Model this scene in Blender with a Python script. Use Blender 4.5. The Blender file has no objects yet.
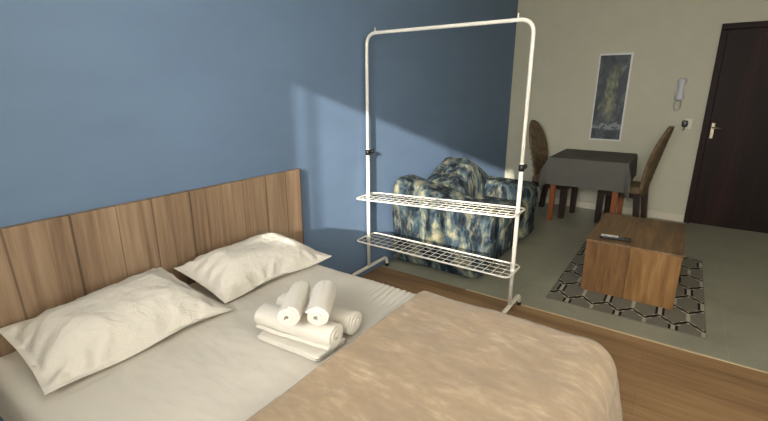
import bpy, bmesh, math, random
from mathutils import Vector, Matrix, noise, Euler
random.seed(4)
C = bpy.context.scene.collection
PI = math.pi

# ---------------------------------------------------------------- helpers
def obj(name, bm, m, parent=None, smooth=False, loc=None, rot=None):
    me = bpy.data.meshes.new(name)
    bmesh.ops.recalc_face_normals(bm, faces=bm.faces)
    if smooth:
        for f in bm.faces: f.smooth = True
    bm.to_mesh(me); bm.free()
    for x in (m if isinstance(m, (list, tuple)) else [m]): me.materials.append(x)
    o = bpy.data.objects.new(name, me); C.objects.link(o)
    if parent: o.parent = parent
    if loc: o.location = loc
    if rot: o.rotation_euler = rot
    return o

def tag(o, label=None, cat=None, group=None, kind=None):
    if label: o['label'] = label
    if cat: o['category'] = cat
    if group: o['group'] = group
    if kind: o['kind'] = kind
    return o

def thing(name, label, cat, loc=(0, 0, 0), rz=0, group=None, kind=None):
    o = bpy.data.objects.new(name, None); C.objects.link(o)
    o.location = loc; o.rotation_euler = (0, 0, rz); o.empty_display_size = .05
    return tag(o, label, cat, group, kind)

def add_box(bm, x0, x1, y0, y1, z0, z1, bev=0, seg=2, mat=0):
    b = bmesh.new()
    bmesh.ops.create_cube(b, size=1)
    for v in b.verts:
        v.co = Vector((x0 + (v.co.x + .5) * (x1 - x0), y0 + (v.co.y + .5) * (y1 - y0), z0 + (v.co.z + .5) * (z1 - z0)))
    if bev: bmesh.ops.bevel(b, geom=b.edges[:], offset=bev, segments=seg, profile=.5, affect='EDGES')
    merge(bm, b, mat)
    return bm

def merge(bm, b, mat=0, M=None):
    vm = {}
    for v in b.verts: vm[v] = bm.verts.new(M @ v.co if M else v.co)
    for f in b.faces:
        try:
            nf = bm.faces.new([vm[v] for v in f.verts]); nf.material_index = mat; nf.smooth = f.smooth
        except ValueError: pass
    b.free()

def box(*a, **k):
    return add_box(bmesh.new(), *a, **k)

def add_tube(bm, pts, r, n=10, cap=True, closed=False):
    pts = [Vector(p) for p in pts]; N = len(pts); rings = []
    up = None
    for i, p in enumerate(pts):
        if closed: t = pts[(i + 1) % N] - pts[i - 1]
        else: t = pts[min(i + 1, N - 1)] - pts[max(i - 1, 0)]
        t.normalize()
        if up is None:
            up = Vector((0, 0, 1)) if abs(t.z) < .9 else Vector((1, 0, 0))
        a = (up - t * up.dot(t)).normalized(); up = a; b = t.cross(a)
        rr = r[i] if isinstance(r, (list, tuple)) else r
        rings.append([bm.verts.new(p + (a * math.cos(2 * PI * k / n) + b * math.sin(2 * PI * k / n)) * rr) for k in range(n)])
    for i in range(N if closed else N - 1):
        A, B = rings[i], rings[(i + 1) % N]
        for k in range(n):
            f = bm.faces.new((A[k], A[(k + 1) % n], B[(k + 1) % n], B[k])); f.smooth = True
    if cap and not closed:
        bm.faces.new(rings[0][::-1]); bm.faces.new(rings[-1])
    return bm

def tube(*a, **k): return add_tube(bmesh.new(), *a, **k)

def round_path(pts, r, n=5, closed=False):
    pts = [Vector(p) for p in pts]; out = []; N = len(pts)
    for i, p in enumerate(pts):
        if not closed and i in (0, N - 1): out.append(p); continue
        a = (pts[i - 1] - p); b = (pts[(i + 1) % N] - p)
        rr = min(r, a.length * .49, b.length * .49)
        A = p + a.normalized() * rr; B = p + b.normalized() * rr
        for k in range(n + 1):
            t = k / n
            out.append(A * (1 - t) ** 2 + p * 2 * t * (1 - t) + B * t * t)
    return out

def grid(bm, P, nu, nv, mat=0, smooth=True):
    """P(u,v)->Vector on a (nu+1)x(nv+1) grid"""
    V = [[bm.verts.new(P(i / nu, j / nv)) for j in range(nv + 1)] for i in range(nu + 1)]
    for i in range(nu):
        for j in range(nv):
            f = bm.faces.new((V[i][j], V[i + 1][j], V[i + 1][j + 1], V[i][j + 1])); f.material_index = mat; f.smooth = smooth
    return V

def fbm(x, y, z=0, o=4): return noise.fractal(Vector((x, y, z)), 1.0, 2.0, o)

def soft(o, lv=1, bev=None):
    if bev:
        b = o.modifiers.new('bevel', 'BEVEL'); b.width = bev; b.segments = 2; b.limit_method = 'ANGLE'
    if lv:
        s = o.modifiers.new('sub', 'SUBSURF'); s.levels = lv; s.render_levels = lv
    return o

# ---------------------------------------------------------------- materials
def srgb(r, g, b):
    f = lambda c: (c / 255 / 12.92) if c <= 10 else ((c / 255 + .055) / 1.055) ** 2.4
    return (f(r), f(g), f(b), 1)

class Mat:
    def __init__(s, name, col=(.5, .5, .5, 1), rough=.6, metal=0, spec=.5):
        s.m = bpy.data.materials.new(name); s.m.use_nodes = True
        s.t = s.m.node_tree; s.b = s.t.nodes['Principled BSDF']
        s.b.inputs['Base Color'].default_value = col; s.b.inputs['Roughness'].default_value = rough
        s.b.inputs['Metallic'].default_value = metal; s.b.inputs['Specular IOR Level'].default_value = spec
    def n(s, ty, **k):
        x = s.t.nodes.new(ty)
        for a, v in k.items():
            if a in x.inputs: x.inputs[a].default_value = v
            else: setattr(x, a, v)
        return x
    def l(s, a, b): s.t.links.new(a, b)
    def coords(s, scale=(1, 1, 1), rot=(0, 0, 0)):
        tc = s.n('ShaderNodeTexCoord'); mp = s.n('ShaderNodeMapping')
        mp.inputs['Scale'].default_value = scale; mp.inputs['Rotation'].default_value = rot
        s.l(tc.outputs['Object'], mp.inputs['Vector']); return mp.outputs['Vector']
    def noise(s, vec, scale, detail=4, rough=.55, dist=0):
        x = s.n('ShaderNodeTexNoise'); x.inputs['Scale'].default_value = scale; x.inputs['Detail'].default_value = detail
        x.inputs['Roughness'].default_value = rough; x.inputs['Distortion'].default_value = dist
        s.l(vec, x.inputs['Vector']); return x.outputs['Fac']
    def ramp(s, fac, stops, interp='LINEAR'):
        x = s.n('ShaderNodeValToRGB'); e = x.color_ramp.elements; x.color_ramp.interpolation = interp
        while len(e) < len(stops): e.new(.5)
        for a, (p, c) in zip(e, stops): a.position = p; a.color = c
        s.l(fac, x.inputs['Fac']); return x.outputs['Color']
    def mix(s, fac, a, b, mode='MIX'):
        x = s.n('ShaderNodeMix', data_type='RGBA', blend_type=mode)
        for v, i in ((fac, 0), (a, 6), (b, 7)):
            if hasattr(v, 'is_linked') or isinstance(v, bpy.types.NodeSocket): s.l(v, x.inputs[i])
            else: x.inputs[i].default_value = v
        return x.outputs[2]
    def math(s, op, a, b=None):
        x = s.n('ShaderNodeMath', operation=op)
        for i, v in enumerate((a, b)):
            if v is None: continue
            if isinstance(v, bpy.types.NodeSocket): s.l(v, x.inputs[i])
            else: x.inputs[i].default_value = v
        return x.outputs[0]
    def col(s, c): s.l(c, s.b.inputs['Base Color'])
    def bump(s, h, st=.2, d=.01):
        x = s.n('ShaderNodeBump'); x.inputs['Strength'].default_value = st; x.inputs['Distance'].default_value = d
        s.l(h, x.inputs['Height']); s.l(x.outputs['Normal'], s.b.inputs['Normal'])

def paint(name, c, var=.04, rough=.75, streak=(3, 3, 3)):
    k = Mat(name, c, rough, spec=.25); v = k.coords(streak)
    n = k.noise(v, 2.0, 5)
    lo = tuple(x * (1 - var) for x in c[:3]) + (1,); hi = tuple(min(1, x * (1 + var)) for x in c[:3]) + (1,)
    k.col(k.ramp(n, [(.3, lo), (.7, hi)])); k.bump(k.noise(v, 40, 4), .12, .004); return k.m

def plain(name, c, rough=.5, metal=0, spec=.5, bump=0, bs=200):
    k = Mat(name, c, rough, metal, spec); v = k.coords()
    n = k.noise(v, 30, 3)
    k.col(k.ramp(n, [(.3, tuple(x * .94 for x in c[:3]) + (1,)), (.7, tuple(min(1, x * 1.05) for x in c[:3]) + (1,))]))
    if bump: k.bump(k.noise(v, bs, 3), bump, .003)
    return k.m

def wood(name, dark, mid, light, axis='z', scale=14, stretch=.07, rough=.5, seams=None, seam_axis='X', wide=2.2, spec=.4):
    k = Mat(name, mid, rough, spec=spec)
    sc = {'x': (stretch, 1, 1), 'y': (1, stretch, 1), 'z': (1, 1, stretch)}[axis]
    v = k.coords(sc)
    fine = k.noise(v, scale * 4, 5, .6, .3); broad = k.noise(v, wide, 3, .5, 1.2)
    f = k.math('ADD', k.math('MULTIPLY', fine, .45), k.math('MULTIPLY', broad, .62))
    c = k.ramp(f, [(.36, dark), (.53, mid), (.7, light)])
    if seams:
        tc = k.n('ShaderNodeTexCoord'); sp = k.n('ShaderNodeSeparateXYZ'); k.l(tc.outputs['Object'], sp.inputs[0])
        tot = None
        for (p, w, dv, slant) in seams:
            x = k.math('ADD', sp.outputs[seam_axis], k.math('MULTIPLY', sp.outputs['Z'], slant))
            e = k.math('LESS_THAN', k.math('ABSOLUTE', k.math('SUBTRACT', x, p)), w)
            e = k.math('MULTIPLY', e, dv)
            tot = e if tot is None else k.math('MAXIMUM', tot, e)
        c = k.mix(tot, c, tuple(x * .35 for x in dark[:3]) + (1,))
    k.col(c); k.bump(fine, .12, .003); return k.m

def cloth(name, c, var=.05, rough=.9, weave=350, st=.2, sheen=.0):
    k = Mat(name, c, rough, spec=.15); v = k.coords()
    n = k.noise(v, 5, 4)
    k.col(k.ramp(n, [(.3, tuple(x * (1 - var) for x in c[:3]) + (1,)), (.7, tuple(min(1, x * (1 + var)) for x in c[:3]) + (1,))]))
    k.bump(k.noise(v, weave, 2), st, .002)
    if sheen: k.b.inputs['Sheen Weight'].default_value = sheen
    return k.m

M = {}
M['blue'] = paint('blue wall paint', srgb(108, 130, 159), .05, .7, (1, 1, 3))
M['beige'] = paint('warm grey wall paint', srgb(190, 187, 168), .03)
M['white'] = paint('white ceiling paint', srgb(215, 210, 198), .02)
M['skyblock'] = paint('grey concrete soffit', srgb(120, 118, 112), .04)  # mid grey for the added slab that limits sky light
M['skirt'] = plain('pale skirting', srgb(212, 205, 186), .5)
M['oak'] = wood('oak headboard veneer', srgb(108, 86, 66), srgb(148, 123, 100), srgb(172, 148, 122), 'z', 12, .05, .55,
    seams=[(.452, .004, .55, .03), (.64, .005, .7, .0), (.815, .003, .45, .0), (.97, .004, .6, 0), (1.056, .002, .4, 0), (1.161, .005, .7, .0), (1.25, .003, .45, 0), (1.48, .003, .4, 0), (1.643, .004, .55, 0), (1.80, .003, .5, 0), (.25, .004, .5, 0)])
M['edge'] = plain('dark board edge', srgb(70, 66, 66), .6)
M['sheet'] = cloth('white cotton sheet', srgb(208, 202, 190), .03, .85, 500, .1)
M['pillow'] = cloth('white cotton pillowcase', srgb(214, 206, 193), .02, .8, 500, .1)
k = Mat('white cotton pillowcase', srgb(209, 203, 193), .8, spec=.15); v = k.coords((1, 1.3, 1))
k.bump(k.noise(v, 11, 5, .58, 1.0), .5, .02); M['pillow'] = k.m
k = Mat('white fitted sheet', srgb(205, 199, 188), .85, spec=.15); v = k.coords((1.7, .4, 1), (0, 0, -.25))
k.bump(k.noise(v, 7, 4, .55, .8), .22, .015); M['sheet'] = k.m
M['towel'] = cloth('white terry towelling', srgb(212, 206, 196), .03, .95, 260, .6, .2)
M['rackw'] = plain('white enamelled steel', srgb(232, 228, 216), .35, 0, .5)
M['black'] = plain('black plastic', srgb(24, 24, 25), .4)
M['base'] = cloth('dark bed base fabric', srgb(60, 52, 46), .05)
M['chrome'] = plain('brushed nickel', srgb(140, 130, 112), .3, .9)
M['doorw'] = wood('dark mahogany door', srgb(20, 8, 5), srgb(32, 14, 9), srgb(46, 22, 14), 'z', 10, .06, .55, spec=.2)
M['orange'] = wood('orange stained wood', srgb(104, 54, 26), srgb(142, 80, 42), srgb(172, 104, 60), 'z', 10, .07, .4)
M['darkleg'] = wood('dark walnut leg', srgb(30, 20, 16), srgb(46, 31, 24), srgb(62, 44, 34), 'z', 10, .07, .45)
M['tcloth'] = cloth('grey green table cloth', srgb(97, 96, 90), .05, .9, 300, .2)
M['lilac'] = plain('lilac grey plastic', srgb(190, 188, 196), .4)
M['ivory'] = plain('ivory plastic', srgb(205, 200, 186), .45)
M['cord'] = plain('coiled cord plastic', srgb(196, 192, 184), .5)
M['strip'] = plain('cream threshold strip', srgb(200, 184, 152), .4)
M['alu'] = plain('white window aluminium', srgb(215, 214, 210), .4)
M['remotew'] = plain('pale remote face', srgb(215, 212, 205), .3)
M['ctop'] = wood('worn brown table top', srgb(82, 62, 40), srgb(112, 86, 56), srgb(150, 114, 74), 'x', 9, .12, .45, wide=4)
M['cfront'] = wood('golden brown table panel', srgb(96, 68, 38), srgb(134, 98, 58), srgb(164, 126, 80), 'z', 8, .12, .45, wide=5)
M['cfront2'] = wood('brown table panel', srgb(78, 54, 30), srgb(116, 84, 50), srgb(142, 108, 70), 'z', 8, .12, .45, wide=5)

# laminate floor: boards along y
k = Mat('oak laminate floor', rough=.42, spec=.4); v = k.coords((1, .06, 1))
fine = k.noise(v, 50, 5, .6, .4); broad = k.noise(v, 7, 3, .5, 1.0)
c = k.ramp(k.math('ADD', k.math('MULTIPLY', fine, .4), k.math('MULTIPLY', broad, .62)), [(.36, srgb(126, 97, 67)), (.52, srgb(154, 121, 86)), (.7, srgb(176, 143, 106))])
br = k.n('ShaderNodeTexBrick'); br.inputs['Scale'].default_value = 1; br.inputs['Brick Width'].default_value = 1.25; br.inputs['Row Height'].default_value = .19
br.inputs['Mortar Size'].default_value = .0015; br.inputs['Color1'].default_value = (1, 1, 1, 1); br.inputs['Color2'].default_value = (.92, .92, .92, 1); br.inputs['Mortar'].default_value = (.75, .75, .75, 1)
k.l(k.coords((1, 1, 1), (0, 0, PI / 2)), br.inputs['Vector'])
k.col(k.mix(1.0, c, br.outputs['Color'], 'MULTIPLY')); M['lam'] = k.m
# porcelain tile floor
k = Mat('grey porcelain tiles', rough=.3, spec=.45); v = k.coords()
c = k.ramp(k.noise(v, 3, 6, .6), [(.3, srgb(142, 141, 124)), (.7, srgb(160, 158, 140))])
br = k.n('ShaderNodeTexBrick'); br.offset = 0; br.inputs['Scale'].default_value = 1; br.inputs['Brick Width'].default_value = .84; br.inputs['Row Height'].default_value = .84
br.inputs['Mortar Size'].default_value = .002; br.inputs['Color1'].default_value = (1, 1, 1, 1); br.inputs['Color2'].default_value = (.96, .96, .96, 1); br.inputs['Mortar'].default_value = (1.14, 1.14, 1.1, 1)
mp = k.n('ShaderNodeMapping'); tc = k.n('ShaderNodeTexCoord'); mp.inputs['Location'].default_value = (-4.12 + .84 * 6, .413 + .84 * 6, 0); k.l(tc.outputs['Object'], mp.inputs['Vector'])
k.l(mp.outputs['Vector'], br.inputs['Vector'])
k.col(k.mix(1.0, c, br.outputs['Color'], 'MULTIPLY')); M['tile'] = k.m
# upholstery print
k = Mat('navy teal and cream upholstery', rough=.9, spec=.15)
v = k.coords((1, 1, .55))
a = k.noise(v, 8, 5, .6, .5); b = k.noise(k.coords((1.2, 1.2, .4), (.25, .1, .6)), 16, 5, .65, .4)
c1 = k.ramp(a, [(.36, srgb(14, 18, 24)), (.46, srgb(28, 38, 48)), (.52, srgb(66, 86, 98)), (.58, srgb(112, 118, 104)), (.68, srgb(184, 178, 146))])
c2 = k.ramp(b, [(.38, srgb(14, 18, 24)), (.52, srgb(52, 64, 70)), (.66, srgb(160, 154, 126))])
k.col(k.mix(.42, c1, c2)); k.bump(k.noise(v, 120, 3), .25, .004); M['print'] = k.m
# plush blanket
k = Mat('beige plush blanket', rough=.9, spec=.15); v = k.coords((3.0, 1, 1), (0, 0, .15))
a = k.noise(v, 6, 6, .68, .45); b = k.noise(k.coords((2.6, 1, 1), (0, 0, -.35)), 16, 4, .6, .3)
a = k.math('ADD', k.math('MULTIPLY', a, .65), k.math('MULTIPLY', b, .35))
k.col(k.ramp(a, [(.38, srgb(154, 133, 108)), (.52, srgb(165, 143, 117)), (.60, srgb(179, 157, 130)), (.70, srgb(202, 181, 154))]))
k.bump(k.noise(v, 180, 3), .3, .004); k.b.inputs['Sheen Weight'].default_value = .25; M['plush'] = k.m
# woven chair back
k = Mat('brown woven rattan', rough=.7, spec=.3); v = k.coords()
w = k.n('ShaderNodeTexWave'); w.bands_direction = 'Z'; w.inputs['Scale'].default_value = 28; w.inputs['Distortion'].default_value = 2; w.inputs['Detail'].default_value = 2; k.l(v, w.inputs['Vector'])
k.col(k.mix(.5, k.ramp(w.outputs['Fac'], [(.2, srgb(78, 64, 48)), (.8, srgb(134, 114, 88))]), k.ramp(k.noise(v, 14, 5), [(.35, srgb(76, 62, 46)), (.65, srgb(148, 126, 98))])))
k.bump(w.outputs['Fac'], .5, .006); M['rattan'] = k.m
M['rug_grey'] = cloth('grey rug pile', srgb(116, 112, 102), .08, .95, 300, .5)
M['rug_cream'] = cloth('cream rug pile', srgb(170, 164, 146), .05, .95, 300, .5)
M['rug_black'] = cloth('black rug pile', srgb(28, 25, 24), .08, .95, 300, .5)
# abstract print on the wall
k = Mat('abstract art print', rough=.45, spec=.4); v = k.coords((1, 1, .55))
sp = k.n('ShaderNodeSeparateXYZ'); tc = k.n('ShaderNodeTexCoord'); k.l(tc.outputs['Object'], sp.inputs[0])
n1 = k.noise(v, 7, 6, .65, 1.0)
c = k.ramp(n1, [(.32, srgb(22, 25, 28)), (.5, srgb(46, 54, 62)), (.66, srgb(84, 92, 94))])
# a pale-green leafy streak running diagonally up the sheet
d = k.math('ABSOLUTE', k.math('ADD', k.math('ADD', sp.outputs['Y'], k.math('MULTIPLY', sp.outputs['Z'], .12)), k.math('MULTIPLY', k.math('SUBTRACT', n1, .5), .35)))
zz = k.math('ABSOLUTE', k.math('SUBTRACT', sp.outputs['Z'], .05))
dd = k.n('ShaderNodeMapRange'); dd.inputs[1].default_value = .085; dd.inputs[2].default_value = .03; k.l(d, dd.inputs[0])
ze = k.n('ShaderNodeMapRange'); ze.inputs[1].default_value = .36; ze.inputs[2].default_value = .2; k.l(zz, ze.inputs[0])
msk = k.math('MULTIPLY', dd.outputs[0], ze.outputs[0])
c = k.mix(k.math('MULTIPLY', msk, .75), c, k.ramp(k.noise(v, 24, 4), [(.35, srgb(78, 86, 66)), (.65, srgb(150, 152, 118))]))
wv = k.math('LESS_THAN', k.math('ABSOLUTE', k.math('ADD', k.math('ADD', sp.outputs['Z'], .33), k.math('MULTIPLY', k.math('SUBTRACT', n1, .5), .3))), .022)
c = k.mix(k.math('MULTIPLY', wv, .6), c, srgb(150, 156, 156)); k.col(c); M['art'] = k.m

# ---------------------------------------------------------------- the room
XB, YW, XF, YR, H = 5.96, 2.028, -.55, -2.4, 2.8
XT = 2.865
T = .12
S = .33                      # sideways drift of the sun per metre of x
SILL, HEAD = 1.27, 2.31
YJ, YJ2 = YW - S * (1.86 - XF), -1.25
def struct(name, bm, m, **k): return tag(obj(name, bm, m, **k), kind='structure')
struct('floor', box(XF, XT, YR, YW, -.1, 0), M['lam'])
struct('floor_tiled', box(XT, XB, YR, YW, -.1, 0), M['tile'])
struct('trim_1', box(XT - .009, XT + .007, YR, 1.21, 0, .004, bev=.0015), M['strip'])
struct('ceiling', box(XF - T, XB + T, YR - T, YW + T, H, H + .1), M['white'])
struct('wall_left', box(XF - T, XB + T, YW, YW + T, -.1, H), M['blue'])
struct('sky_blocker', box(XF - T - .9, XF - T, YJ2 - .14, YW + T, 2.63, 2.75), M['skyblock'])   # added unseen overhang, cuts high sky light at the window
struct('sun_blocker_front', box(XF - 3.18, XF - T, YJ2 - .14, YJ2 - .02, -.1, H + 1.2), M['beige'])   # added unseen wall, keeps sun out of the window's right part
struct('wall_back', box(XB, XB + T, YR, YW, -.1, H), M['beige'])
KX0, KX1, KZ0, KZ1 = -.45, .85, 1.30, 2.50
bm = bmesh.new()
add_box(bm, XF - T, KX0, YR - T, YR, -.1, H); add_box(bm, KX1, XB + T, YR - T, YR, -.1, H)
add_box(bm, KX0, KX1, YR - T, YR, -.1, KZ0); add_box(bm, KX0, KX1, YR - T, YR, KZ1, H)
struct('wall_right', bm, M['beige'])
struct('sun_blocker_right', box(XF - T, KX0 - .06, YR - 1.6, YR - T, -.1, H + .6), M['beige'])   # added unseen fin, keeps direct sun out of the right wall opening
bm = bmesh.new()
add_box(bm, XF - T, XF, YR, YJ2, -.1, H); add_box(bm, XF - T, XF, YJ, YW, -.1, H)
add_box(bm, XF - T, XF, YJ2, YJ, -.1, SILL); add_box(bm, XF - T, XF, YJ2, YJ, HEAD, H)
struct('wall_front', bm, M['beige'])
struct('baseboard_back', box(XB - .012, XB, -.146, YW, 0, .085, bev=.003), M['skirt'])

# window behind the camera: frame and two sliding sashes
w = thing('window_1', 'white framed sliding window in the wall behind the bed side', 'window', (XF - .06, 0, 0)); w['kind'] = 'structure'
bm = bmesh.new(); q = .02
for a in ((YJ2, YJ2 + q, SILL, HEAD), (YJ - q, YJ, SILL, HEAD), (YJ2, YJ, SILL, SILL + q), (YJ2, YJ, HEAD - q, HEAD)): add_box(bm, -.02, .02, *a)
obj('window_frame', bm, M['alu'], w)
for (a, b) in ((YJ2 + q, -.56), (-.58, .32), (.30, YJ - q)):
    bm = bmesh.new()
    for g in ((a, a + .03, SILL + q, HEAD - q), (b - .03, b, SILL + q, HEAD - q), (a, b, SILL + q, SILL + q + .02), (a, b, HEAD - q - .02, HEAD - q)): add_box(bm, -.01, .01, *g)
    for m in ((.43, 1.137) if b > 1 else (a + (b - a) * .5,)): add_box(bm, -.008, .008, m - .012, m + .012, SILL + q, HEAD - q)
    obj('sash', bm, M['alu'], w)

w = thing('fill_window', 'added white framed window, unseen, giving fill light through the right hand wall', 'window', (0, YR - .06, 0)); w['kind'] = 'structure'  # added out of view to brighten the blue wall above the bed
bm = bmesh.new()
for a in ((KX0, KX0 + .03, KZ0, KZ1), (KX1 - .03, KX1, KZ0, KZ1), (KX0, KX1, KZ0, KZ0 + .03), (KX0, KX1, KZ1 - .03, KZ1), ((KX0 + KX1) / 2 - .02, (KX0 + KX1) / 2 + .02, KZ0, KZ1)):
    add_box(bm, a[0], a[1], -.02, .02, a[2], a[3])
obj('window_frame', bm, M['alu'], w)

# door
d = thing('door_1', 'dark mahogany door with metal handle in the grey wall', 'door', (XB, 0, 0)); d['kind'] = 'structure'
bm = bmesh.new(); Y1, Y2 = -.147, -1.10
add_box(bm, -.03, 0, Y1 - .06, Y1, 0, 2.0945, bev=.004); add_box(bm, -.03, 0, Y2, Y2 + .06, 0, 2.0945, bev=.006); add_box(bm, -.03, 0, Y2, Y1, 2.095, 2.155, bev=.006)
obj('door_frame', bm, M['doorw'], d)
bm = bmesh.new(); add_box(bm, -.016, 0, Y2 + .06, Y1 - .06, .005, 2.095, bev=.003)
obj('door_leaf', bm, M['doorw'], d)
bm = bmesh.new(); add_box(bm, -.022, -.016, Y1 - .111, Y1 - .079, .98, 1.15, bev=.003)
pl = obj('handle_plate', bm, M['chrome'], d)
bm = tube(round_path([(-.02, Y1 - .095, 1.10), (-.07, Y1 - .095, 1.10), (-.07, Y1 - .17, 1.095)], .02), .008)
obj('door_handle', bm, M['chrome'], d, True)
bm = tube([(-.02, Y1 - .095, 1.01), (-.03, Y1 - .095, 1.01)], .011); obj('key_cylinder', bm, M['chrome'], d)

# ---------------------------------------------------------------- bed
bed = thing('bed', 'double bed with oak panel headboard against the blue wall', 'bed', (0, 0, 0))
bm = box(.0, 1.925, 1.994, YW - .002, .45, 1.008, bev=.002, seg=1)
hb = obj('headboard', bm, M['oak'], bed)
bm = box(1.921, 1.929, 1.993, YW - .002, .45, 1.009); obj('edge_band', bm, M['edge'], hb)
BX0, BX1, BY0, BY1, BZ = .275, 1.665, .10, 1.98, .55
bm = box(BX0 + .02, BX1 - .02, BY0 + .02, BY1, .09, .300, bev=.015); obj('bed_base', bm, M['base'], bed)
for x in (BX0 + .12, BX1 - .12):
    for y in (BY0 + .12, BY1 - .12): obj('leg', tube([(x, y, 0), (x, y, .095)], [.022, .03], 12), M['darkleg'], bed)

def drape(x0, x1, y0, y1, z, r, L, e, flare=0, amp=lambda x, y: 0, fold=0, sides=(1, 1, 1, 1), nu=120, nv=150, zmin=.02, clampL=False):
    """cloth lying on a box top [x0,x1]x[y0,y1] and hanging L down on the chosen sides (x-,x+,y-,y+)"""
    a0, a1 = x0 - (L if sides[0] else 0), x1 + (L if sides[1] else 0)
    b0, b1 = y0 - (L if sides[2] else 0), y1 + (L if sides[3] else 0)
    ix0, ix1 = x0 + (r if sides[0] else 0), x1 - (r if sides[1] else 0)
    iy0, iy1 = y0 + (r if sides[2] else 0), y1 - (r if sides[3] else 0)
    def P(u, v):
        a, b = a0 + u * (a1 - a0), b0 + v * (b1 - b0)
        cx, cy = min(max(a, ix0), ix1), min(max(b, iy0), iy1)
        dx, dy = a - cx, b - cy; D = math.hypot(dx, dy)
        h = amp(a, b)
        if D < 1e-6: return Vector((a, b, z + e + h))
        n = Vector((dx / D, dy / D, 0)); R = r + e
        if clampL: D = min(D, L + r)
        if D < r * PI / 2:
            t = D / r; o = R * math.sin(t); zz = z - r + R * math.cos(t) + h * math.cos(t)
        else:
            dn = D - r * PI / 2; ang = math.atan2(dy, dx)
            f = fold * min(1, dn / .2) * (math.sin(ang * 9 + 1) * (abs(n.x * n.y) * 2) + .6 * math.sin((a * abs(n.y) + b * abs(n.x)) * 26 + 2 * fbm(a * 2, b * 2)))
            o = R + flare * dn + f + h * .5; zz = z - r - dn * .985
        return Vector((cx, cy, max(zz, zmin))) + n * o
    bm = bmesh.new(); grid(bm, P, nu, nv); return bm

def mat_amp(x, y):
    h = .004 * fbm(x * 3, y * 3, 1) + .0025 * fbm(x * 9, y * 9, 2)
    # long creases running along the sheet
    h += .0025 * noise.ridged_multi_fractal(Vector((x * 8 + y * 2, y * 1.7, .3)), 1, 2, 3, 1, 2) * (1.0 if y < 1.5 else .3)
    # puckered pleats by the blanket at the right edge
    wgt = max(0, min(1, (x - 1.30) / .25)) * max(0, min(1, (1.30 - y) / .25))
    if y < .84: wgt = 0; h *= .2
    h += .0035 * wgt * math.sin(y * 2 * PI / .031 + 5 * fbm(x * 2, y * 2, 5) + x * 3)
    return h
bm = drape(BX0, BX1, BY0, BY1, BZ, .05, .20, 0, 0, mat_amp, 0, (1, 1, 1, 1), 170, 240, clampL=True)
bnd = [e for e in bm.edges if e.is_boundary]
bmesh.ops.contextual_create(bm, geom=bnd)
mt = obj('mattress', bm, M['sheet'], smooth=True)
tag(mt, 'mattress in a fitted white sheet on the bed', 'mattress')

def bl_amp(x, y):
    h = .003 + .007 * fbm(x * 2.4, y * 2.4, 8) + .005 * fbm(x * 7, y * 7, 3, 5)
    h += .004 * noise.ridged_multi_fractal(Vector((x * 3 + y, y * 4 - x, 2)), 1, 2, 4, 1, 2)
    return h
bm = drape(BX0, BX1, BY0, .90, BZ, .085, .42, .027, .24, bl_amp, .012, (1, 1, 1, 0), 190, 150)
# thick rolled hem along the top edge
bl = obj('blanket', bm, M['plush'], smooth=True)
if sum(q.normal.z for q in bl.data.polygons) < 0: bl.data.flip_normals()
so = bl.modifiers.new('thick', 'SOLIDIFY'); so.thickness = .010; so.offset = 1
tag(bl, 'beige plush blanket spread over the foot of the bed', 'blanket')

def pillow(label, c, th, seed, rim=.05):
    """c = corners FL, FR, BR, BL"""
    FL, FR, BR, BL = [Vector(p) for p in c]
    N = ((FR - FL).cross(BL - FL)).normalized()
    def P(side):
        def f(u, v):
            # rounded outline: edges pulled in a little between the corner tips
            uu = u + .016 * math.sin(2 * PI * u) * 0; pu = .018 * math.sin(PI * v); pv = .03 * math.sin(PI * u)
            U = .5 + (u - .5) * (1 - 2 * pu); Vv = .5 + (v - .5) * (1 - 2 * pv)
            p = FL * (1 - U) * (1 - Vv) + FR * U * (1 - Vv) + BR * U * Vv + BL * (1 - U) * Vv
            a = min(1, max(0, (min(u, 1 - u) * 1.35 - rim) / .30)); b = min(1, max(0, (min(v, 1 - v) - rim) / .36))
            t = (math.sin(a * PI / 2) ** .75) * (math.sin(b * PI / 2) ** .75)
            edge = min(u, 1 - u, v, 1 - v)
            w = .007 * fbm(u * 5 + seed, v * 4, seed) + .006 * noise.ridged_multi_fractal(Vector((u * 5 + seed, v * 3, 1)), 1, 2, 3, 1, 2) * (1 - .5 * t)
            # gathers radiating from the flange
            g = .0075 * math.sin(40 * u + 5 * fbm(u * 3, v * 3, seed)) * math.exp(-((min(v, 1 - v) - .09) / .07) ** 2) + .0075 * math.sin(30 * v + 4 * fbm(u * 3, v, seed)) * math.exp(-((min(u, 1 - u) - .07) / .06) ** 2)
            fl = .012 * math.sin(9 * u + seed) * (1 if edge < .05 else 0) * (1 - edge / .05) if edge < .05 else 0
            h = th * t + (w + g) * min(1, edge * 16) + fl
            return p + N * (h if side > 0 else -.3 * th * t + fl - .007 * min(1, edge * 25))
        return f
    bm = bmesh.new(); grid(bm, P(1), 84, 64); grid(bm, P(-1), 84, 64)
    bmesh.ops.remove_doubles(bm, verts=bm.verts, dist=.0006)
    o = obj('pillow', bm, M['pillow'], smooth=True); s = o.modifiers.new('sub', 'SUBSURF'); s.levels = 1; s.render_levels = 1
    return tag(o, label, 'pillow', 'pillows against the headboard')
pillow('white pillow nearer the left end of the headboard, wholly in shade', [(.322, 1.512, .572), (1.018, 1.51, .574), (.945, 1.94, .70), (.328, 1.94, .652)], .10, 1.3)
pillow('white pillow with sunlit far corner near the headboard right end', [(1.029, 1.59, .574), (1.714, 1.545, .578), (1.59, 1.945, .68), (1.0, 1.945, .672)], .10, 4.1)

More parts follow.
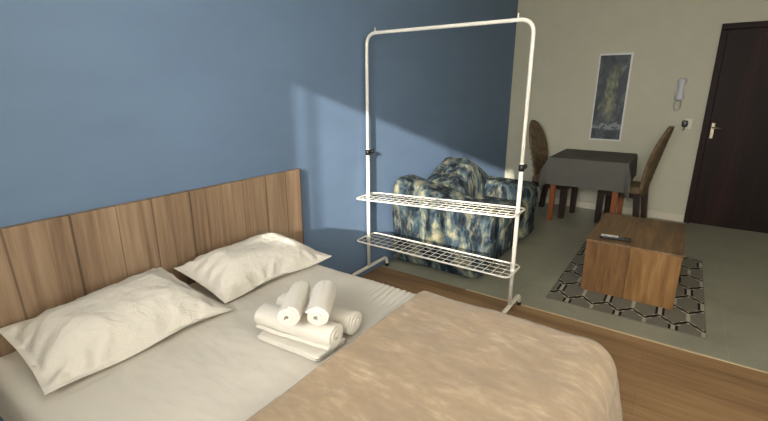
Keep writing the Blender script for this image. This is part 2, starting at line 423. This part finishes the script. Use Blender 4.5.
# ---------------------------------------------------------------- towels
def towel_roll(label, A, B, R, turns=3.2, th=.011, phase=0, flat=.92, seed=0):
    A, B = Vector(A), Vector(B); ax = (B - A).normalized(); up = Vector((0, 0, 1)); sd = ax.cross(up).normalized(); up = sd.cross(ax)
    n = int(turns * 26); r0 = .016
    K = 18; bm = bmesh.new(); prev = None; Lh = (B - A).length
    def ring(t):
        out, inn = [], []
        for i in range(n + 1):
            f = i / n; ang = phase + f * turns * 2 * PI; r = r0 + (R - r0) * f
            r *= 1 + .08 * fbm(math.cos(ang) * 1.5 + seed, math.sin(ang) * 1.5, t * 3)
            e = .5 + .5 * math.cos((2 * t - 1) * PI)  # ends
            pinch = 1 - .05 * (abs(2 * t - 1) ** 6)
            ext = (f - .6) * -.012 * (1 if t > .5 else -1) * abs(2 * t - 1) ** 8
            wob = .004 * fbm(f * 6, t * 2, seed)
            c = A + ax * (t * Lh + ext) 
            w = sd * math.cos(ang) + up * math.sin(ang) * flat
            out.append(c + w * (r + wob) * pinch); inn.append(c + w * max(.002, r + wob - th) * pinch)
        return out + inn[::-1]
    for k in range(K + 1):
        vs = [bm.verts.new(p) for p in ring(k / K)]; m = len(vs)
        if prev:
            for i in range(m):
                f = bm.faces.new((prev[i], prev[(i + 1) % m], vs[(i + 1) % m], vs[i])); f.smooth = True
        if k in (0, K):
            h = n + 1
            for i in range(n): bm.faces.new((vs[i], vs[i + 1], vs[m - 2 - i], vs[m - 1 - i]))
        prev = vs
    o = obj('rolled_towel', bm, M['towel'])
    b = o.modifiers.new('bevel', 'BEVEL'); b.width = .003; b.segments = 2; b.limit_method = 'ANGLE'; b.angle_limit = 1.0
    return tag(o, label, 'towel', 'rolled white towels on the bed')
def folded_towel(label, c, layers=2, th=.011):
    c = [Vector(p) for p in c]; bm = bmesh.new()
    for L in range(layers):
        def P(top):
            def f(u, v):
                p = c[0] * (1 - u) * (1 - v) + c[1] * u * (1 - v) + c[2] * u * v + c[3] * (1 - u) * v
                e = min(u, 1 - u, v, 1 - v); k = min(1, e / .06); k = math.sqrt(1 - (1 - k) ** 2)
                return p + Vector((.004 * fbm(v * 4, L) , .004 * fbm(u * 4, L + 3), L * th + th / 2 + (th / 2 if top else -th / 2) * k + .002 * fbm(u * 5, v * 5, L)))
            return f
        grid(bm, P(1), 26, 20); grid(bm, P(0), 26, 20)
    bmesh.ops.remove_doubles(bm, verts=bm.verts, dist=.0008)
    o = obj('folded_towel', bm, M['towel'], smooth=True)
    return tag(o, label, 'towel')
folded_towel('flat folded white towel under the front of the towel pile', [(.925, 1.25, .562), (.95, .945, .562), (1.11, .945, .562), (1.075, 1.31, .562)], th=.009)
towel_roll('long rolled white towel lying on the folded towel at the pile front', (.985, 1.275, .636), (1.033, .928, .634), .062, phase=.6, seed=1, turns=2.8, th=.015, flat=.86)
towel_roll('rolled white towel lying on the sheet at the back, nearest the clothes rack', (1.137, 1.32, .612), (1.178, .952, .612), .060, phase=2.2, seed=2, turns=2.8, th=.015, flat=.9)
towel_roll('left one of the two rolled towels crossing on top of the pile', (.903, 1.036, .737), (1.105, 1.178, .727), .047, phase=4, seed=3, turns=2.6, th=.014, flat=.88)
towel_roll('right one of the two rolled towels crossing on top of the pile', (.963, .952, .737), (1.165, 1.092, .727), .047, phase=5.3, seed=4, turns=2.6, th=.014, flat=.88)

# ---------------------------------------------------------------- clothes rack
RX, RYL, RYR = 2.64, 1.984, .796
rk = thing('clothes_rack', 'white metal clothes rack with two wire shelves standing by the bed', 'clothes rack', (RX, 0, 0))
ZT = 1.885
for y in (RYL, RYR):
    obj('pole', tube([(0, y, .085), (0, y, 1.06)], .0135, 14), M['rackw'], rk)
pts = round_path([(0, RYL, 1.02), (0, RYL, ZT), (0, RYR, ZT), (0, RYR, 1.02)], .085, 8)
obj('top_bar', tube(pts, .0115, 14), M['rackw'], rk, True)
for y in (RYL - .075, RYR + .095):
    obj('hook_pin', tube([(0, y, ZT + .008), (0, y, ZT + .035)], [.005, .004], 8), M['rackw'], rk)
for y, sx in ((RYL, -1), (RYR, 1)):
    kb = obj('knob', tube([(-.012 * 1, y, 1.03), (-.012, y, 1.03)], .02, 4) if False else tube([(0, y, 1.012), (0, y, 1.055)], .0185, 12), M['black'], rk)
    obj('screw', tube([(.016, y, 1.033), (.05, y, 1.033), (.05, y, 1.033), (.066, y, 1.033)], [.006, .006, .017, .017], 10), M['black'], kb)
for y, dx in ((RYL, .05), (RYR, 0)):
    yy = y
    pts = round_path([(-.24, yy, .018), (-.22, yy, .085), (.20 + dx, yy, .085), (.22 + dx, yy, .018)], .05, 6)
    ft = obj('foot', tube(pts, .014, 12), M['rackw'], rk, True)
    for x in (-.24, .22 + dx): obj('rubber_cap', tube([(x, yy, 0), (x, yy, .026)], .0165, 12), M['black'], ft)
def shelf(zl, zr):
    # outer wire loop, long wires and short cross wires; ends jut past the poles
    L0, L1 = RYL + .028, RYR - .018; x0, x1 = -.135, .115
    zz = lambda y: zl + (zr - zl) * (RYL - y) / (RYL - RYR)
    bm = bmesh.new()
    loop = round_path([(x0, L0, zz(L0)), (x1, L0, zz(L0)), (x1, L1, zz(L1)), (x0, L1, zz(L1))], .045, 6, True)
    o = obj('shelf', add_tube(bm, loop, .0065, 10, closed=True), M['rackw'], rk, True)
    bm = bmesh.new()
    for i in (1, 2, 3):
        x = x0 + (x1 - x0) * i / 4; add_tube(bm, [(x, L0, zz(L0)), (x, L1, zz(L1))], .0019, 6)
    n = 21
    for i in range(1, n):
        y = L0 + (L1 - L0) * i / n; add_tube(bm, [(x0, y, zz(y) + .003), (x1, y, zz(y) + .003)], .0019, 6)
    obj('wire_grid', bm, M['rackw'], o, True)
    for y in (RYL, RYR): obj('clip', tube([(0, y, zz(y) - .014), (0, y, zz(y) + .014)], .0175, 12), M['rackw'], o)
shelf(.69, .748); shelf(.345, .345)

# ---------------------------------------------------------------- armchair
ac = thing('armchair', 'armchair in navy, teal and cream print behind the clothes rack', 'armchair', (2.98, 1.14, 0))
W, D = 1.38, .87            # x extent, y extent; it faces away from the blue wall
def puff(bm, x0, x1, y0, y1, z0, z1, r, seed=0, amp=.008, prof=None, n=2):
    b = bmesh.new(); bmesh.ops.create_cube(b, size=1)
    for v in b.verts: v.co = Vector((x0 + (v.co.x + .5) * (x1 - x0), y0 + (v.co.y + .5) * (y1 - y0), z0 + (v.co.z + .5) * (z1 - z0)))
    bmesh.ops.bevel(b, geom=b.edges[:], offset=r, segments=4, profile=.5, affect='EDGES')
    bmesh.ops.subdivide_edges(b, edges=[e for e in b.edges if e.calc_length() > .12], cuts=5, use_grid_fill=True)
    for v in b.verts:
        if prof: v.co = prof(v.co)
        d = Vector((fbm(v.co.x * 5, v.co.y * 5, v.co.z * 5 + seed), fbm(v.co.y * 5 + 9, v.co.z * 5, v.co.x * 5 + seed), fbm(v.co.z * 5 + 4, v.co.x * 5, v.co.y * 5 + seed)))
        v.co += d * amp
    merge(bm, b); return bm
bm = puff(bmesh.new(), .02, W - .02, .05, D - .02, .03, .36, .03, 1, .004); obj('base', bm, M['print'], ac, True)
for i, (x0, x1) in enumerate(((0, .32), (W - .32, W))):
    def prof(c, x0=x0, x1=x1):
        c = c.copy(); t = c.y / D
        if c.z > .3: c.z += (c.z - .3) / .3 * ((.19 if x0 == 0 else .02) * max(0, t - .1))      # rises towards the back
        if c.z > .4: c.x += (c.x - (x0 + x1) / 2) * .10                     # rolled top bulges
        return c
    bm = puff(bmesh.new(), x0, x1, -.02, D - .004, .05, .615, .085, i + 3, .006, prof)
    arm = obj('arm', bm, M['print'], ac, True)
    cx = (x0 + x1) / 2; bm = bmesh.new()
    rings = [tuple((cx + .115 * math.cos(2 * PI * k / 24), -.026, .44 + .115 * math.sin(2 * PI * k / 24)) for k in range(24))]
    add_tube(bm, rings[0], .008, 8, closed=True); obj('piping', bm, M['print'], arm, True)
def bprof(c):
    c = c.copy(); u = (c.x - W / 2) / (W / 2)
    if c.z > .4: c.z += (c.z - .4) / .25 * (.20 * math.exp(-((u - .24) / .41) ** 2))
    c.y += .05 * (c.z - .4)
    return c
bm = puff(bmesh.new(), .06, W - .06, .42, D - .04, .30, .655, .12, 8, .008, bprof); obj('backrest', bm, M['print'], ac, True)
bm = puff(bmesh.new(), .30, W - .30, .0, .60, .33, .47, .05, 9, .006); obj('seat_cushion', bm, M['print'], ac, True)

# ---------------------------------------------------------------- coffee table, rug, remote
rug_bm = bmesh.new()
RX0, RX1, RY0, RY1 = 3.075, 4.63, -.31, .665
add_box(rug_bm, RX0, RX1, RY0, RY1, 0, .008, bev=.002, seg=1, mat=0)
def clip_poly(poly):
    for ax, lim, sgn in ((0, RX0 + .004, 1), (0, RX1 - .004, -1), (1, RY0 + .004, 1), (1, RY1 - .004, -1)):
        out = []
        for i in range(len(poly)):
            a, b = poly[i - 1], poly[i]; da, db = (a[ax] - lim) * sgn, (b[ax] - lim) * sgn
            if (da >= 0) != (db >= 0):
                t = da / (da - db); out.append((a[0] + (b[0] - a[0]) * t, a[1] + (b[1] - a[1]) * t))
            if db >= 0: out.append(b)
        poly = out
        if len(poly) < 3: return None
    return poly
def rpoly(poly, z, mat):
    p = clip_poly(poly)
    if not p: return
    top = [rug_bm.verts.new((x, y, z)) for x, y in p]; bot = [rug_bm.verts.new((x, y, .0075)) for x, y in p]
    f = rug_bm.faces.new(top); f.material_index = mat
    for i in range(len(p)):
        f = rug_bm.faces.new((bot[i - 1], bot[i], top[i], top[i - 1])); f.material_index = mat
def seg(a, b, w, z, mat, off=0):
    d = Vector((b[0] - a[0], b[1] - a[1])); L = d.length; d /= L; nrm = Vector((-d.y, d.x))
    a = Vector(a) + nrm * off; b = Vector(b) + nrm * off
    rpoly([tuple(a + nrm * w / 2), tuple(b + nrm * w / 2), tuple(b - nrm * w / 2), tuple(a - nrm * w / 2)], z, mat)
hw, bar, zg = .163, .135, .095; pitch = bar + zg
for row in range(-1, 9):
    xa = RX0 - .06 + row * pitch
    for j in range(-1, 8):
        y = RY1 - .145 - j * hw + (hw / 2 if row % 2 else 0)
        a, b = (xa, y), (xa + bar, y)
        seg(a, b, .022, .0092, 1)
        if (j + row // 2) % 2 == 0:
            seg(a, b, .014, .0094, 2, .02); seg(a, b, .014, .0094, 2, -.02)
        # zigzags from the end of the bar to the next row's bars
        c1, c2 = (xa + bar + zg, y + hw / 2), (xa + bar + zg, y - hw / 2)
        seg(b, c1, .014, .0099, 2); seg(b, c2, .020, .0099, 2)
        # cream diamonds at the junctions
        for (px, py, s) in ((xa + bar, y, 1), (xa, y, -1)):
            rpoly([(px - .02 * s, py), (px + .024 * s, py + .045), (px + .030 * s, py), (px + .024 * s, py - .045)][::s], .0096, 1)
rug = obj('rug', rug_bm, [M['rug_grey'], M['rug_cream'], M['rug_black']])
tag(rug, 'grey rug with black and cream hexagon pattern on the tiled floor', 'rug')

ct = thing('coffee_table', 'low box shaped brown wooden coffee table on the patterned rug', 'coffee table', (3.37, -.12, .0103))
LX, LY, LZ = .86, .60, .41
obj('top', box(-.004, LX + .004, -.004, LY + .004, LZ - .014, LZ, bev=.003), M['ctop'], ct)
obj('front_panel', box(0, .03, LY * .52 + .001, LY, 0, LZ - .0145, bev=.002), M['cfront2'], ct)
obj('front_panel', box(0, .03, 0, LY * .52 - .001, 0, LZ - .0145, bev=.002), M['cfront'], ct)
obj('side_panel', box(.031, LX - .031, 0, .03, 0, LZ - .0145, bev=.002), M['cfront'], ct)
obj('side_panel', box(.031, LX - .031, LY - .03, LY, 0, LZ - .0145, bev=.002), M['cfront'], ct)
obj('back_panel', box(LX - .03, LX, 0, LY, 0, LZ - .0145, bev=.002), M['cfront'], ct)

rm = thing('remote_control', 'dark remote control with pale face lying on the coffee table', 'remote control', (3.475, .305, .4205), .12)
obj('body', box(-.026, .026, -.105, .105, 0, .020, bev=.006), M['black'], rm, True)
fp = obj('face_plate', box(-.016, .024, -.02, .098, .018, .0225, bev=.002), M['remotew'], rm)
bm = bmesh.new()
for i in range(3):
    for j in range(4): add_box(bm, -.016 + j * .009, -.011 + j * .009, -.03 - i * .022, -.018 - i * .022, .019, .0225, bev=.001)
obj('button', bm, M['edge'], rm)

# ---------------------------------------------------------------- dining set
TX0, TX1, TY0, TY1, TZ = 5.06, 5.93, .43, 1.23, .755
dt = thing('dining_table', 'square dining table with orange wood legs under a grey cloth', 'dining table', (0, 0, 0))
obj('tabletop', box(TX0, TX1, TY0, TY1, TZ - .03, TZ, bev=.004), M['orange'], dt)
bm = bmesh.new()
for a in ((TX0 + .08, TX1 - .08, TY0 + .06, TY0 + .08), (TX0 + .08, TX1 - .08, TY1 - .08, TY1 - .06), (TX0 + .06, TX0 + .08, TY0 + .08, TY1 - .08), (TX1 - .08, TX1 - .06, TY0 + .08, TY1 - .08)):
    add_box(bm, *a, TZ - .11, TZ - .03)
obj('apron', bm, M['orange'], dt)
for x in (TX0 + .085, TX1 - .085):
    for y in (TY0 + .085, TY1 - .065):
        bm = box(x - .033, x + .033, y - .033, y + .033, 0, TZ - .03, bev=.005)
        for vv in bm.verts:
            if vv.co.z < .1: vv.co.x = x + (vv.co.x - x) * .75; vv.co.y = y + (vv.co.y - y) * .75
        obj('leg', bm, M['orange'], dt)
def tablecloth():
    r, e = .007, .007; L = .30; LY_ = .255
    x0, x1, y0, y1 = TX0, TX1, TY0, TY1
    def P(u, v):
        a, b = x0 - L + u * (x1 - x0 + 2 * L), y0 - LY_ + v * (y1 - y0 + 2 * LY_)
        if u > .5: a = min(a, x1 + .012)
        cx, cy = min(max(a, x0 + r), x1 - r), min(max(b, y0 + r), y1 - r)
        dx, dy = a - cx, b - cy; Dd = math.hypot(dx, dy)
        if Dd < 1e-6: return Vector((a, b, TZ + e + .0015 * fbm(a * 6, b * 6)))
        n = Vector((dx / Dd, dy / Dd, 0)); R = r + e
        if Dd < r * PI / 2: t = Dd / r; o = R * math.sin(t); z = TZ - r + R * math.cos(t)
        else:
            dn = Dd - r * PI / 2; s = a * abs(n.y) + b * abs(n.x)
            cor = 2 * abs(n.x * n.y)
            o = R + .05 * dn + min(1, dn / .15) * ((.010 if abs(n.x) > .5 else .004) * (1 + math.sin(s * 17 + 1.3)) + .035 * cor * (1 + .4 * math.sin(math.atan2(dy, dx) * 12)))
            z = TZ - r - dn * (.99 - .02 * cor)
        if dx > 0: o = min(o, XB - .015 - cx)
        return Vector((cx, cy, z)) + n * o
    bm = bmesh.new(); grid(bm, P, 210, 210)
    bmesh.ops.remove_doubles(bm, verts=bm.verts, dist=.0004); return bm
tc = obj('tablecloth', tablecloth(), M['tcloth'], smooth=True)
tag(tc, 'grey cloth draped over the dining table', 'tablecloth')

def chair(label, loc, rz):
    """faces +x of its own frame; backrest at -x"""
    t = thing('dining_chair', label, 'chair', loc, rz, 'dining chairs at the table')
    # tall leaf shaped back, curving away at the top
    HB = .77; z0 = .36
    def outline(s): return .225 * (math.sin(min(1, .42 + s * .75) * PI / 2)) if s < .55 else .222 * math.sqrt(max(0, 1 - ((s - .55) / .45) ** 2.1)) 
    def Q(th):
        def f(u, v):
            s = v; wd = max(.012, outline(s)); y = (2 * u - 1) * wd
            x = -.21 - .03 * s - .135 * s ** 2.2 - .05 * (1 - (2 * u - 1) ** 2) * math.sin(PI * s) * .6
            e = 1 - (2 * u - 1) ** 4
            return Vector((x + th * (.4 + .6 * e), y, z0 + HB * s))
        return f
    bm = bmesh.new(); V1 = grid(bm, Q(.026), 14, 26); V2 = grid(bm, Q(-.022), 14, 26)
    for i in range(26):
        for q in (0, 14): bm.faces.new((V1[q][i], V1[q][i + 1], V2[q][i + 1], V2[q][i]))
    for i in range(14):
        for q in (0, 26): bm.faces.new((V1[i][q], V1[i + 1][q], V2[i + 1][q], V2[i][q]))
    b = obj('backrest', bm, M['rattan'], t, True)
    xh = -.21 - .03 * .93 - .135 * .93 ** 2.2
    obj('grip_eyelet', tube([(xh - .030, 0, z0 + HB * .93 - .004), (xh + .022, 0, z0 + HB * .93 + .004)], .014, 12), M['chrome'], b)
    for i in range(5):
        sv = .22 + i * .09; wd = outline(sv); x = -.21 - .03 * sv - .135 * sv ** 2.2
        for q in (-1, 1):
            obj('stud', tube([(x - .022, q * (wd - .012), z0 + HB * sv), (x - .031, q * (wd - .012), z0 + HB * sv)], .006, 8), M['rattan'], b)
    bm = puff(bmesh.new(), -.225, .215, -.215, .215, .40, .475, .03, 2, .003); obj('seat', bm, M['rattan'], t, True)
    obj('seat_frame', box(-.20, .195, -.20, .20, .35, .405, bev=.004), M['darkleg'], t)
    for x, y in ((.17, .17), (.17, -.17), (-.19, .17), (-.19, -.17)):
        bm = box(x - .031, x + .031, y - .031, y + .031, 0, .42, bev=.004)
        if x < 0:
            for vv in bm.verts: vv.co.x -= .05 * (1 - vv.co.z / .42)
        for vv in bm.verts:
            if vv.co.z < .1: vv.co.x = x + (vv.co.x - x) * .85
        obj('leg', bm, M['darkleg'], t)
    return t
chair('brown woven dining chair with tall curved back, between table and door', (5.50, .490, 0), PI / 2 - .15)
chair('brown woven dining chair with eyelet in its back, beside the armchair', (5.50, 1.215, 0), -PI / 2 - .17)

# ---------------------------------------------------------------- things on the grey wall
pic = thing('wall_picture', 'tall narrow picture of dark blue and green shapes above table', 'picture', (XB, .805, 1.40))
obj('frame', box(-.014, 0, -.177, .177, -.51, .51, bev=.002), M['alu'], pic)
bm = box(-.0165, -.0135, -.160, .160, -.490, .488); obj('print', bm, M['art'], pic)

ic = thing('intercom', 'pale intercom handset on the wall left of the door', 'intercom', (XB, .11, 1.50))
obj('wall_base', box(-.018, 0, -.046, .046, -.115, .115, bev=.008), M['ivory'], ic, True)
bm = bmesh.new(); hp = []
for i in range(13):
    t = i / 12; hp.append((-.05 - .018 * math.sin(PI * t) , 0, -.115 + .23 * t))
add_tube(bm, hp, [.026, .033, .034, .028, .024, .022, .021, .022, .024, .028, .033, .032, .025], 14)
add_box(bm, -.05, -.016, -.018, .018, .05, .09, bev=.005); add_box(bm, -.05, -.016, -.018, .018, -.09, -.05, bev=.005)
for vv in bm.verts: vv.co.y *= 1.3
obj('handset', bm, M['lilac'], ic, True)
pts = []
for i in range(150):
    t = i / 149; ang = 2 * PI * t
    cy = .005 + .032 * math.sin(ang) * math.sin(PI * t) ** .3; cz = -.10 - .065 * (1 - math.cos(ang)) / 1.0 * 1.0
    pts.append((-.035 + .006 * math.cos(40 * ang), cy + .006 * math.sin(40 * ang), cz))
obj('coiled_cord', tube(pts, .0032, 6), M['cord'], ic, True)
so_ = thing('wall_socket', 'small wall socket plate with black plug beside the door', 'socket', (XB, -.018, 1.13))
obj('plate', box(-.010, 0, -.04, .04, -.058, .058, bev=.004), M['ivory'], so_, True)
bm = box(-.050, -.010, .006, .062, -.034, .034, bev=.010, seg=3); add_tube(bm, round_path([(-.035, .03, -.03), (-.035, .03, -.055), (-.02, .04, -.075)], .02), .005, 8)
obj('plug', bm, M['black'], so_, True)

# ---------------------------------------------------------------- light, camera
sun = bpy.data.lights.new('sun', 'SUN'); sun.energy = 8; sun.angle = math.radians(1.0); sun.color = (1, .93, .82)
so = bpy.data.objects.new('sun', sun); C.objects.link(so); so.location = (-3, 0, 4)
so.rotation_euler = Vector((1, S, -.29)).to_track_quat('-Z', 'Y').to_euler()
def portal(loc, d, sx, sy):
    pt = bpy.data.lights.new('window_portal', 'AREA'); pt.shape = 'RECTANGLE'; pt.size = sx; pt.size_y = sy; pt.cycles.is_portal = True
    po = bpy.data.objects.new('window_portal', pt); C.objects.link(po); po.location = loc
    po.rotation_euler = Vector(d).to_track_quat('-Z', 'Z' if d[0] else 'Y').to_euler()
portal((XF - T - .01, (YJ + YJ2) / 2, (SILL + HEAD) / 2), (1, 0, 0), HEAD - SILL, YJ - YJ2)
portal(((KX0 + KX1) / 2, YR - T - .01, (KZ0 + KZ1) / 2), (0, 1, 0), KX1 - KX0, KZ1 - KZ0)
wd = bpy.data.worlds.new('World'); bpy.context.scene.world = wd; wd.use_nodes = True
nt = wd.node_tree; bg = nt.nodes['Background']; bg.inputs['Color'].default_value = (1, .985, .95, 1); 
# hazy bright sky: brightest around the low sun, dimmer away from it and below the horizon
tcw = nt.nodes.new('ShaderNodeTexCoord'); sd = Vector((-1, -S, .29)).normalized()
def wm(op, a, b):
    x = nt.nodes.new('ShaderNodeMath'); x.operation = op
    for i_, v_ in enumerate((a, b)):
        if isinstance(v_, bpy.types.NodeSocket): nt.links.new(v_, x.inputs[i_])
        else: x.inputs[i_].default_value = v_
    return x.outputs[0]
dt_ = nt.nodes.new('ShaderNodeVectorMath'); dt_.operation = 'DOT_PRODUCT'; nt.links.new(tcw.outputs['Generated'], dt_.inputs[0]); dt_.inputs[1].default_value = sd
glow = wm('POWER', wm('MAXIMUM', dt_.outputs['Value'], 0.0), 12.0)
nt.links.new(wm('ADD', wm('MULTIPLY', glow, 18.0), 16.0), bg.inputs['Strength'])

cam = bpy.data.cameras.new('camera'); cam.sensor_fit = 'HORIZONTAL'; cam.sensor_width = 36; cam.lens = 20.0911; cam.clip_start = .02
co = bpy.data.objects.new('camera', cam); C.objects.link(co); co.location = (0, 0, 1.5)
pit, yaw = math.radians(15.7836), math.radians(34.754)
fw = Vector((math.cos(pit) * math.cos(yaw), math.cos(pit) * math.sin(yaw), -math.sin(pit)))
co.rotation_euler = fw.to_track_quat('-Z', 'Y').to_euler()
sc = bpy.context.scene; sc.camera = co
sc.view_settings.view_transform = 'Standard'; sc.view_settings.look = 'None'; sc.view_settings.gamma = 1; sc.view_settings.use_curve_mapping = False
sc.view_settings.exposure = 0
sc.cycles.use_denoising = True; sc.cycles.max_bounces = 10; sc.cycles.diffuse_bounces = 8; sc.cycles.sample_clamp_indirect = 8
